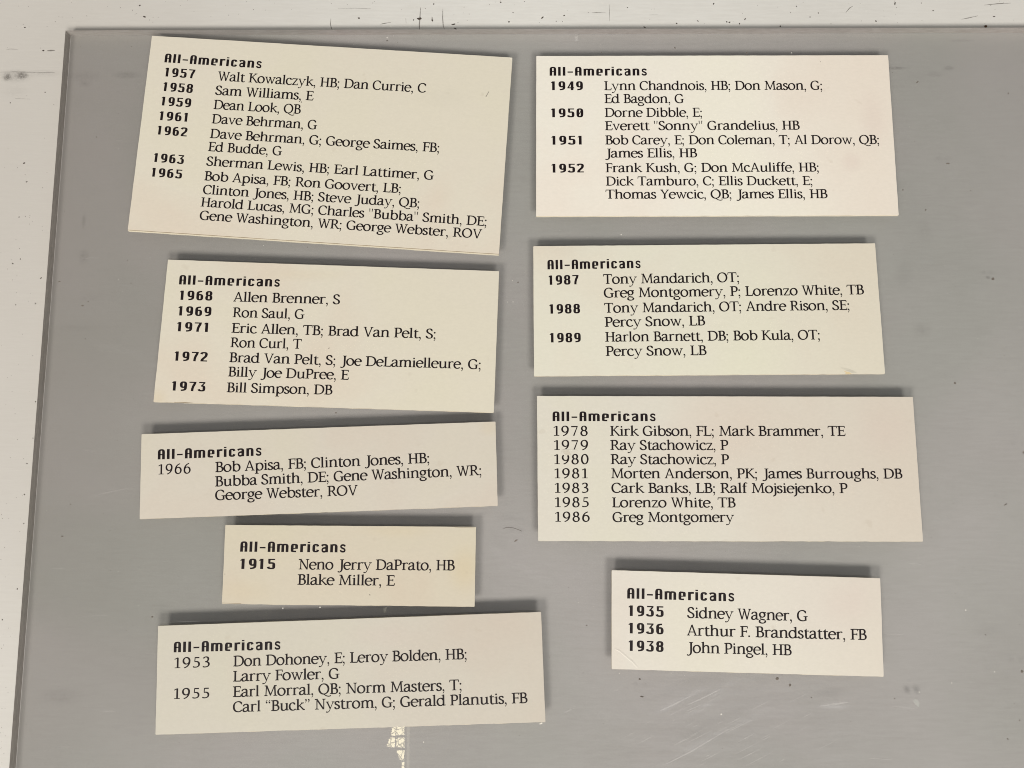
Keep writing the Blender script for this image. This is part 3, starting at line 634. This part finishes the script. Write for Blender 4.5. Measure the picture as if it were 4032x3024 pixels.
# ------------------------------------------------------------------ the lettered cards
Y = 'bold'; Sf = 'serif'
CARDS = [
 dict(label='cream card of football names for 1957 to 1965, largest and tilted clockwise', year='1957',
  corners=[(598.3, 140.6), (2017.6, 226.7), (1964.6, 999.5), (502.8, 904.0)], cap=(34.6, 36.2), base=(0.742, 0.695, 0.594), core_drop=0.0009,
  lines=[('h', 'All-Americans', Y, (647.1, 245.5), (1029, 269)),
   ('y', '1957', Y, (647, 300.8), (765.7, 309)), ('y', '1958', Y, (640.2, 358), (757.8, 366.6)), ('y', '1959', Y, (632.6, 414.8), (750.5, 423)), ('y', '1961', Y, (625.4, 472.6), (736, 479.5)),
   ('y', '1962', Y, (617.4, 529.4), (735.3, 537.7)), ('y', '1963', Y, (603, 637.2), (722.3, 646.2)), ('y', '1965', Y, (594.3, 695), (715, 703.4)),
   ('n', 'Walt Kowalczyk, HB; Dan Currie, C', Sf, (856.1, 317.1), (1676.5, 365)), ('n', 'Sam Williams, E', Sf, (846, 373), (1234.1, 395.6)), ('n', 'Dean Look, QB', Sf, (839.9, 429.2), (1183.4, 448.4)),
   ('n', 'Dave Behrman, G', Sf, (832.6, 485.3), (1247.5, 509.9)), ('n', 'Dave Behrman, G; George Saimes, FB;', Sf, (825.4, 543.1), (1728.2, 599.6)), ('n', 'Ed Budde, G', Sf, (818.2, 594.5), (1109.3, 612.6)),
   ('n', 'Sherman Lewis, HB; Earl Lattimer, G', Sf, (810.9, 651.8), (1707.6, 708.3)), ('n', 'Bob Apisa, FB; Ron Goovert, LB;', Sf, (803, 709.8), (1577, 760.4)),
   ('n', 'Clinton Jones, HB; Steve Juday, QB;', Sf, (797.5, 763.5), (1649.8, 817.5)), ('n', 'Harold Lucas, MG; Charles "Bubba" Smith, DE;', Sf, (789.2, 812.8), (1914.5, 890)),
   ('n', 'Gene Washington, WR; George Webster, ROV', Sf, (784.5, 865), (1896.4, 939.5))]),
 dict(label='cream card of football names for 1968 to 1973, below the 1957 card', year='1968',
  corners=[(661.3, 1022.3), (1965.1, 1067.8), (1944.2, 1624.4), (604, 1582)], cap=(36.6, 38), base=(0.720, 0.675, 0.574),
  lines=[('h', 'All-Americans', Y, (704.7, 1120), (1101.4, 1129)),
   ('y', '1968', Y, (705.8, 1180.7), (835.6, 1183.6)), ('y', '1969', Y, (700.3, 1242.2), (831.2, 1245.1)), ('y', '1971', Y, (695.3, 1304.4), (817.9, 1307.3)), ('y', '1972', Y, (685.5, 1420.1), (816.1, 1423.8)), ('y', '1973', Y, (675, 1537.7), (807.7, 1541.3)),
   ('n', 'Allen Brenner, S', Sf, (918, 1187.2), (1338.3, 1198)), ('n', 'Ron Saul, G', Sf, (915.5, 1248.7), (1198.3, 1255.9)), ('n', 'Eric Allen, TB; Brad Van Pelt, S;', Sf, (910.8, 1309.8), (1714.5, 1333.3)),
   ('n', 'Ron Curl, T', Sf, (906.5, 1367), (1187.5, 1373.5)), ('n', 'Brad Van Pelt, S; Joe DeLamielleure, G;', Sf, (901.8, 1425.6), (1892.1, 1453.7)), ('n', 'Billy Joe DuPree, E', Sf, (897.1, 1482), (1373.8, 1495.3)),
   ('n', 'Bill Simpson, DB', Sf, (892, 1544.2), (1308.7, 1553.9))]),
 dict(label='cream card headed All-Americans with only 1966, tilted counterclockwise above the 1915 card', year='1966',
  corners=[(557.3, 1709.7), (1951, 1659.9), (1959.7, 1991.5), (550, 2043.9)], cap=(39.2, 40), base=(0.657, 0.610, 0.532),
  lines=[('h', 'All-Americans', Y, (621.3, 1809.2), (1030, 1793.8)), ('y', '1966', Sf, (623.1, 1868.3), (750.7, 1864)),
   ('n', 'Bob Apisa, FB; Clinton Jones, HB;', Sf, (847.3, 1859.4), (1690.3, 1822.6)), ('n', 'Bubba Smith, DE; Gene Washington, WR;', Sf, (846.6, 1915.8), (1895.3, 1870.7)), ('n', 'George Webster, ROV', Sf, (846.6, 1969.8), (1408.9, 1949.6))]),
 dict(label='smallest cream card, yellowed at its right end, reading 1915', year='1915',
  corners=[(887.3, 2067.3), (1874.2, 2074.7), (1868.6, 2388.6), (873.9, 2377.4)], cap=(40.2, 40.8), base=(0.654, 0.597, 0.488),
  lines=[('h', 'All-Americans', Y, (945.4, 2172.3), (1361, 2175.2)), ('y', '1915', Y, (944.7, 2240.2), (1083.4, 2240.7)),
   ('n', 'Neno Jerry DaPrato, HB', Sf, (1174.9, 2241.9), (1790.6, 2246)), ('n', 'Blake Miller, E', Sf, (1170.8, 2302.2), (1555.2, 2306.1))]),
 dict(label='cream card for 1953 and 1955, lowest of the left column', year='1953',
  corners=[(622.4, 2465), (2130.3, 2409.7), (2147.7, 2842.9), (611.9, 2892.8)], cap=(41, 41.6), base=(0.626, 0.591, 0.519),
  lines=[('h', 'All-Americans', Y, (683.9, 2568.8), (1104.5, 2557.4)), ('y', '1953', Sf, (686.1, 2631.2), (826, 2627)), ('y', '1955', Sf, (683.9, 2752.3), (824.2, 2749)),
   ('n', 'Don Dohoney, E; Leroy Bolden, HB;', Sf, (918.3, 2624.1), (1837.4, 2595.2)), ('n', 'Larry Fowler, G', Sf, (917.2, 2683.8), (1337.1, 2672)),
   ('n', 'Earl Morral, QB; Norm Masters, T;', Sf, (916.5, 2744.6), (1817.5, 2717.1)), ('n', 'Carl \u201cBuck\u201d Nystrom, G; Gerald Planutis, FB', Sf, (916.5, 2804.2), (2077.9, 2768.1))]),
 dict(label='cream card for 1949 to 1952, pinkish at its right side, topmost of the right column', year='1949',
  corners=[(2111.8, 220.5), (3496.8, 217.3), (3538.9, 847.3), (2110.8, 851)], cap=(34.5, 35.2), base=(0.860, 0.826, 0.745),
  lines=[('h', 'All-Americans', Y, (2164.3, 298.3), (2547.6, 297.5)),
   ('y', '1949', Y, (2169.3, 355), (2295.2, 355)), ('y', '1950', Y, (2169.7, 461.7), (2297, 461.7)), ('y', '1951', Y, (2171.1, 569.9), (2290.5, 569.2)), ('y', '1952', Y, (2171.5, 679.8), (2299.5, 679.1)),
   ('n', 'Lynn Chandnois, HB; Don Mason, G;', Sf, (2379.1, 355), (3237.5, 353.6)), ('n', 'Ed Bagdon, G', Sf, (2380.2, 406), (2694.1, 405.7)), ('n', 'Dorne Dibble, E;', Sf, (2381.3, 460.7), (2764.3, 459.9)),
   ('n', 'Everett "Sonny" Grandelius, HB', Sf, (2382, 512.7), (3149.6, 510.6)), ('n', 'Bob Carey, E; Don Coleman, T; Al Dorow, QB;', Sf, (2383.1, 568.8), (3461.7, 567)), ('n', 'James Ellis, HB', Sf, (2383.1, 620.5), (2745.5, 619.4)),
   ('n', 'Frank Kush, G; Don McAuliffe, HB;', Sf, (2384.5, 678.4), (3224.1, 675.5)), ('n', 'Dick Tamburo, C; Ellis Duckett, E;', Sf, (2385.6, 730.8), (3198.8, 728.6)), ('n', 'Thomas Yewcic, QB; James Ellis, HB', Sf, (2384.3, 782.5), (3259.2, 780.4))]),
 dict(label='cream card for 1987 to 1989 with a torn lifted flap at its lower right', year='1987',
  corners=[(2099.9, 969.4), (3445.5, 957.9), (3485.2, 1471.4), (2102.8, 1480.5)], cap=(36.8, 38), base=(0.755, 0.733, 0.629),
  lines=[('h', 'All-Americans', Y, (2155.9, 1060.9), (2523, 1055.5)), ('y', '1987', Y, (2160.3, 1121.7), (2278.9, 1119.5)), ('y', '1988', Y, (2163.2, 1235.3), (2284.3, 1233.5)), ('y', '1989', Y, (2165, 1348.5), (2286.9, 1347.4)),
   ('n', 'Tony Mandarich, OT;', Sf, (2374.8, 1118.1), (2910.2, 1110.5)), ('n', 'Greg Montgomery, P; Lorenzo White, TB', Sf, (2377.6, 1172), (3402.8, 1159)), ('n', 'Tony Mandarich, OT; Andre Rison, SE;', Sf, (2379.1, 1231.6), (3344.9, 1220.1)),
   ('n', 'Percy Snow, LB', Sf, (2381.3, 1287), (2777.3, 1281)), ('n', 'Harlon Barnett, DB; Bob Kula, OT;', Sf, (2383.1, 1345.6), (3228.5, 1336.9)), ('n', 'Percy Snow, LB', Sf, (2384.9, 1401.6), (2782.7, 1398))]),
 dict(label='cream card of seven thin-printed years 1978 to 1986, with a scuffed patch on 1979', year='1978',
  corners=[(2114.4, 1559.1), (3594.1, 1562.7), (3634.3, 2131.9), (2118.9, 2129.4)], cap=(37.6, 38.8), base=(0.716, 0.685, 0.608),
  lines=[('h', 'All-Americans', Y, (2175.8, 1658.2), (2582, 1658.2)),
   ('y', '1978', Sf, (2179.5, 1716), (2314.4, 1716)), ('y', '1979', Sf, (2181.3, 1771.7), (2315.8, 1771.7)), ('y', '1980', Sf, (2182, 1827.4), (2318, 1827.4)), ('y', '1981', Sf, (2183.1, 1883.1), (2314.4, 1883.1)),
   ('y', '1983', Sf, (2184.2, 1940.3), (2317.6, 1940.3)), ('y', '1985', Sf, (2184.9, 1996.7), (2318.7, 1996.7)), ('y', '1986', Sf, (2185.6, 2054.2), (2322.3, 2054.2)),
   ('n', 'Kirk Gibson, FL; Mark Brammer, TE', Sf, (2401.9, 1716), (3330.1, 1716.4)), ('n', 'Ray Stachowicz, P', Sf, (2403, 1771.7), (2868.4, 1771.7)), ('n', 'Ray Stachowicz, P', Sf, (2404.4, 1827.4), (2871.3, 1828.1)),
   ('n', 'Morten Anderson, PK; James Burroughs, DB', Sf, (2406.2, 1883.1), (3554.3, 1884.2)), ('n', 'Cark Banks, LB; Ralf Mojsiejenko, P', Sf, (2407.3, 1940.3), (3338.4, 1941.7)),
   ('n', 'Lorenzo White, TB', Sf, (2409.8, 1997.4), (2897.1, 1998.1)), ('n', 'Greg Montgomery', Sf, (2411.6, 2055.3), (2891.4, 2055.3))]),
 dict(label='palest cream card for 1935, 1936 and 1938, creased at its lower left corner', year='1935',
  corners=[(2408.7, 2245.2), (3465.8, 2277), (3479.5, 2664.7), (2408.7, 2634)], cap=(41.4, 42.2), base=(0.741, 0.703, 0.636),
  lines=[('h', 'All-Americans', Y, (2469.5, 2356.6), (2891.5, 2368.2)), ('y', '1935', Y, (2474.5, 2425), (2613, 2429)), ('y', '1936', Y, (2474.5, 2493.7), (2613, 2497.7)), ('y', '1938', Y, (2474.5, 2562.7), (2613, 2567)),
   ('n', 'Sidney Wagner, G', Sf, (2705.3, 2432.8), (3180.8, 2445.9)), ('n', 'Arthur F. Brandstatter, FB', Sf, (2704.6, 2502), (3413.3, 2520.1)), ('n', 'John Pingel, HB', Sf, (2704.2, 2570), (3117.6, 2580.5))]),
]
YEL, PNK, GRY = (0.66, 0.54, 0.34), (0.66, 0.52, 0.48), (0.55, 0.52, 0.46)
STAINS = [('1915', 1830, 2240, 90, 120, YEL, .75), ('1915', 1560, 2090, 200, 40, YEL, .35), ('1915', 960, 2330, 160, 70, YEL, .3), ('1949', 3350, 640, 60, 60, PNK, .35), ('1949', 3440, 470, 80, 180, PNK, .3),
          ('1953', 960, 2640, 90, 130, PNK, .35), ('1953', 1500, 2500, 200, 60, PNK, .25), ('1968', 1200, 1080, 260, 40, YEL, .25), ('1968', 620, 1570, 60, 60, YEL, .45), ('1957', 1750, 380, 160, 80, GRY, .2),
          ('1978', 3480, 1700, 180, 160, PNK, .25), ('1935', 3330, 2380, 130, 120, PNK, .3), ('1966', 1925, 1680, 60, 50, YEL, .4), ('1987', 2250, 980, 160, 60, GRY, .15), ('1978', 2240, 1785, 70, 22, GRY, .25)]
GROUP = 'cream lettered cards laid out on the acrylic sheet'
PART = {'h': 'heading', 'y': 'year', 'n': 'name_line'}

def ragged(poly, step=0.004, amp=0.00007, bulge=None):
    out = []
    n = len(poly)
    for i in range(n):
        p, q = Vector(poly[i]), Vector(poly[(i + 1) % n])
        L = (q - p).length; k = max(2, int(L / step)); d = (q - p) / L; nr = Vector((d.y, -d.x))
        r = 0.0003                                        # softly worn corner
        for j in range(k):
            t = r + (L - 2 * r) * j / (k - 1)
            o_ = random.uniform(-1, 1) * amp if 0 < j < k - 1 else 0
            out.append(tuple(p + d * t + nr * o_))
    return out

def build_card(i, C):
    P = [unproj(*c) for c in C['corners']]
    cx = sum(p.x for p in P) / 4; cy = sum(p.y for p in P) / 4
    root = bpy.data.objects.new('lettered_card', None); COL.objects.link(root)
    root.location = (cx, cy, Z_SHEET)
    tag(root, C['label'], 'sign card', GROUP)
    loc = [(p.x - cx, p.y - cy) for p in P][::-1]           # counterclockwise
    b = C['base']
    mat = board_material('cream_paper', b, (b[0] * .985, b[1] * .925, b[2] * .91), (b[0] * 1.0, b[1] * 1.01, b[2] * .97), i + 1, {'1949': .8, '1987': .7, '1978': .9, '1935': .9, '1953': .3}.get(C['year'], 0.0),
        [(unproj(u, v).x - cx, unproj(u, v).y - cy, rx / 6000, ry / 6000, col, a) for y_, u, v, rx, ry, col, a in STAINS if y_ == C['year']])
    zt = Z_CARD - Z_SHEET
    face = ragged(loc)
    prism('paper_face', face, zt - 0.00022, zt, mat, root)
    # the board under it is cut a hair larger along the lower edge
    drop = C.get('core_drop', 0.00015)
    lo = [Vector(v) for v in loc]          # BL, BR, TR, TL
    e = (lo[1] - lo[0]).normalized(); nd = Vector((e.y, -e.x))
    core = [tuple(lo[0] + nd * drop), tuple(lo[1] + nd * drop), tuple(lo[2]), tuple(lo[3])]
    prism('board_core', ragged(core, amp=0.0001), 0.00002, zt - 0.00030, M_CORE, root)
    glue = [tuple(lo[0] + nd * drop * .45), tuple(lo[1] + nd * drop * .45), tuple(lo[2]), tuple(lo[3])]
    prism('glue_line', [(x * .9993, y * .9993) for x, y in glue], zt - 0.00030, zt - 0.00022, M_DARKCORE, root)
    for kind, text, font, p0, p1 in C['lines']:
        cap = C['cap'][0] if font == Y else C['cap'][1]
        text_line(PART[kind], text, font, p0, p1, cap, root, z=zt + 0.00004, track=0.0 if not (kind == 'y' and font == Sf) else 0.0, origin=(cx, cy))
    def loc_pt(u, v, z=0.0):
        q = unproj(u, v); return (q.x - cx, q.y - cy, zt + z)
    return root, mat, loc_pt

for i, C in enumerate(CARDS):
    root, mat, lp = build_card(i, C)
    def mark(name, px, z, m, root=root, lp=lp):
        V = [lp(u, v, z) for u, v in px]
        return mesh_obj(name, V, [tuple(range(len(V)))[::-1]], m, root)
    if C['year'] == '1957':
        mark('pen_mark', [(1924, 360), (1926, 361), (1916, 379), (1913, 383), (1912, 381)], 0.00006, M_SCUFF)
        mark('dirt_spot', [(1185, 399), (1189, 400), (1189, 405), (1185, 404)], 0.00006, M_SCUFF)
        mark('dirt_spot', [(1137, 544), (1140, 543), (1140, 549), (1137, 549)], 0.00006, M_SCUFF)
        mark('folded_corner', [(2004, 226.5), (2015.5, 227.8), (2015.3, 241)], 0.0002, plain('folded_paper', (.80, .76, .66), .7))
    if C['year'] == '1978':
        mark('scuffed_patch', [(2213, 1770.5), (2226, 1769), (2238, 1770.5), (2247, 1768.5), (2262, 1770), (2274, 1773), (2268, 1781), (2246, 1783), (2242, 1793), (2236, 1791), (2232, 1796), (2226, 1797), (2219, 1791.5), (2213, 1792), (2209, 1786)], 0.00009, mat)
        for k in range(5):
            yy = 1775 + 3.6 * k
            mark('paper_fibre', [(2212 + 3 * k, yy), (2240 + 2 * k, yy - 1), (2240 + 2 * k, yy), (2212 + 3 * k, yy + 1)], 0.00014, plain('raised_fibre', (.62, .55, .44), .9))
    if C['year'] == '1968':
        mark('dirt_spot', [(1293, 1371), (1297, 1367), (1297, 1373), (1292, 1373)], 0.00006, M_SCUFF)
        mark('lifted_edge', [(686, 1583.4), (726, 1583.6), (760, 1585.6), (726, 1586.3), (686, 1584.6)], 0.00006, M_DARKCORE)
    if C['year'] == '1915':
        mark('lifted_edge', [(874, 2373.6), (950, 2376.4), (950, 2377.6), (874, 2374.8)], 0.00006, M_DARKCORE)
        mark('lifted_edge', [(1790, 2075.6), (1870, 2078.2), (1870, 2079.2), (1790, 2076.4)], 0.00006, M_DARKCORE)
        mark('dirt_spot', [(884, 2259), (887, 2259), (887, 2262), (884, 2262)], 0.00006, M_SCUFF)
        mark('dirt_spot', [(1454, 2339), (1458, 2340), (1458, 2345), (1455, 2344)], 0.00006, M_SCUFF)
    if C['year'] == '1949':
        mark('dirt_spot', [(3229, 242), (3232, 242), (3231, 245), (3229, 244)], 0.00006, M_SCUFF)
    if C['year'] == '1987':
        # torn flap: a tongue of the face paper curling up, with bare yellow board beneath it
        mark('bare_board', [(3322, 1461), (3345, 1466), (3355, 1473.5), (3328, 1473.8), (3330, 1467)], 0.00005, plain('yellow_glue', (.70, .58, .36), .8))
        V = [lp(3310, 1450.5, .0001), lp(3325, 1457, .0002), lp(3342, 1464, .00045), lp(3352, 1468.5, .0005), lp(3366, 1471.6, .0002),
             lp(3312, 1447, .00006), lp(3330, 1450, .00006), lp(3348, 1455, .00006), lp(3362, 1461, .00006), lp(3374, 1468, .00006)]
        mesh_obj('torn_flap', V, [(i, i + 1, i + 6, i + 5) for i in range(4)], mat, root)
        mark('dirt_spot', [(2420, 1243), (2423, 1241), (2423, 1245)], 0.00006, M_SCUFF)
    if C['year'] == '1935':
        V = []
        pts = [(2421, 2553), (2432, 2560), (2442, 2566), (2456, 2578), (2468, 2588), (2479, 2598), (2490, 2606), (2500, 2618), (2510, 2632)]
        for k, (u, v) in enumerate(pts):
            h = .00016 if 0 < k < len(pts) - 1 else .00002
            V += [lp(u - 3, v + 2, .00001), lp(u, v, h), lp(u + 5, v - 4, .00001)]
        Fc = []
        for k in range(len(pts) - 1):
            Fc += [(3 * k, 3 * k + 3, 3 * k + 4, 3 * k + 1), (3 * k + 1, 3 * k + 4, 3 * k + 5, 3 * k + 2)]
        mesh_obj('crease', V, Fc, mat, root)

# ------------------------------------------------------------------ the lit ceiling lamp mirrored in the sheet
def mirror_pt(u, v, h=1.9):
    c = Vector(cam.location); q = unproj(u, v, Z_SHEET); d = (q - c)
    return (q.x + d.x * h / -d.z, q.y + d.y * h / -d.z, Z_SHEET + h)
t = NT('crackled_lamp_glass'); t.n.remove(t.b)
em = t.add('ShaderNodeEmission')
vo = t.add('ShaderNodeTexVoronoi'); vo.feature = 'DISTANCE_TO_EDGE'; vo.inputs['Scale'].default_value = 60; vo.inputs['Randomness'].default_value = 1.0
t.link(t.coord(), vo.inputs['Vector'])
t.link(t.ramp(vo.outputs['Distance'], [(0.01, (.10, .08, .04)), (0.11, (1, .90, .60))]), em.inputs['Color'])
em.inputs['Strength'].default_value = 15.0
t.link(em.outputs[0], t.out.inputs['Surface'])
lamp = bpy.data.objects.new('hanging_lamp', None); COL.objects.link(lamp)
tag(lamp, 'lamp with crackled glass panes seen only mirrored in the acrylic below the 1953 card', 'lamp')
for px in ([(1562, 2800), (1592, 2800), (1592, 2894), (1560, 2896)], [(1544, 2860), (1556, 2860), (1556, 2898), (1540, 2896)],
           [(1534, 2904), (1555, 2904), (1553, 2944), (1522, 2938)], [(1560, 2908), (1591, 2906), (1591, 2944), (1562, 2942)],
           [(1560, 2958), (1591, 2956), (1590, 2994), (1574, 2993)], [(1582, 3002), (1592, 3002), (1590, 3030), (1580, 3030)]):
    px = [(u + random.uniform(-1.5, 1.5), v + random.uniform(-1.5, 1.5)) for u, v in px]
    V = [mirror_pt(u, v) for u, v in px]
    V += [(x, y, z + 0.004) for x, y, z in V]
    mesh_obj('pane', V, [(0, 1, 2, 3), (7, 6, 5, 4), (0, 4, 5, 1), (1, 5, 6, 2), (2, 6, 7, 3), (3, 7, 4, 0)], t.m, lamp)
dim = NT('dim_lamp_glass'); dim.n.remove(dim.b); e2 = dim.add('ShaderNodeEmission')
e2.inputs['Color'].default_value = (1, .95, .72, 1); e2.inputs['Strength'].default_value = 2.0
dim.link(e2.outputs[0], dim.out.inputs['Surface'])
for px in ([(1603, 2800), (1613, 2800), (1611, 3040), (1601, 3040)], [(1509, 2396), (1525, 2390), (1516, 2412), (1512, 2414)]):
    V = [mirror_pt(u, v) for u, v in px]
    V += [(x, y, z + 0.004) for x, y, z in V]
    mesh_obj('rod', V, [(0, 1, 2, 3), (7, 6, 5, 4), (0, 4, 5, 1), (1, 5, 6, 2), (2, 6, 7, 3), (3, 7, 4, 0)], dim.m, lamp)

S.cycles.pixel_filter_type = 'BLACKMAN_HARRIS'
S.cycles.filter_width = 1.0
S.cycles.transparent_max_bounces = 24
S.cycles.max_bounces = 8
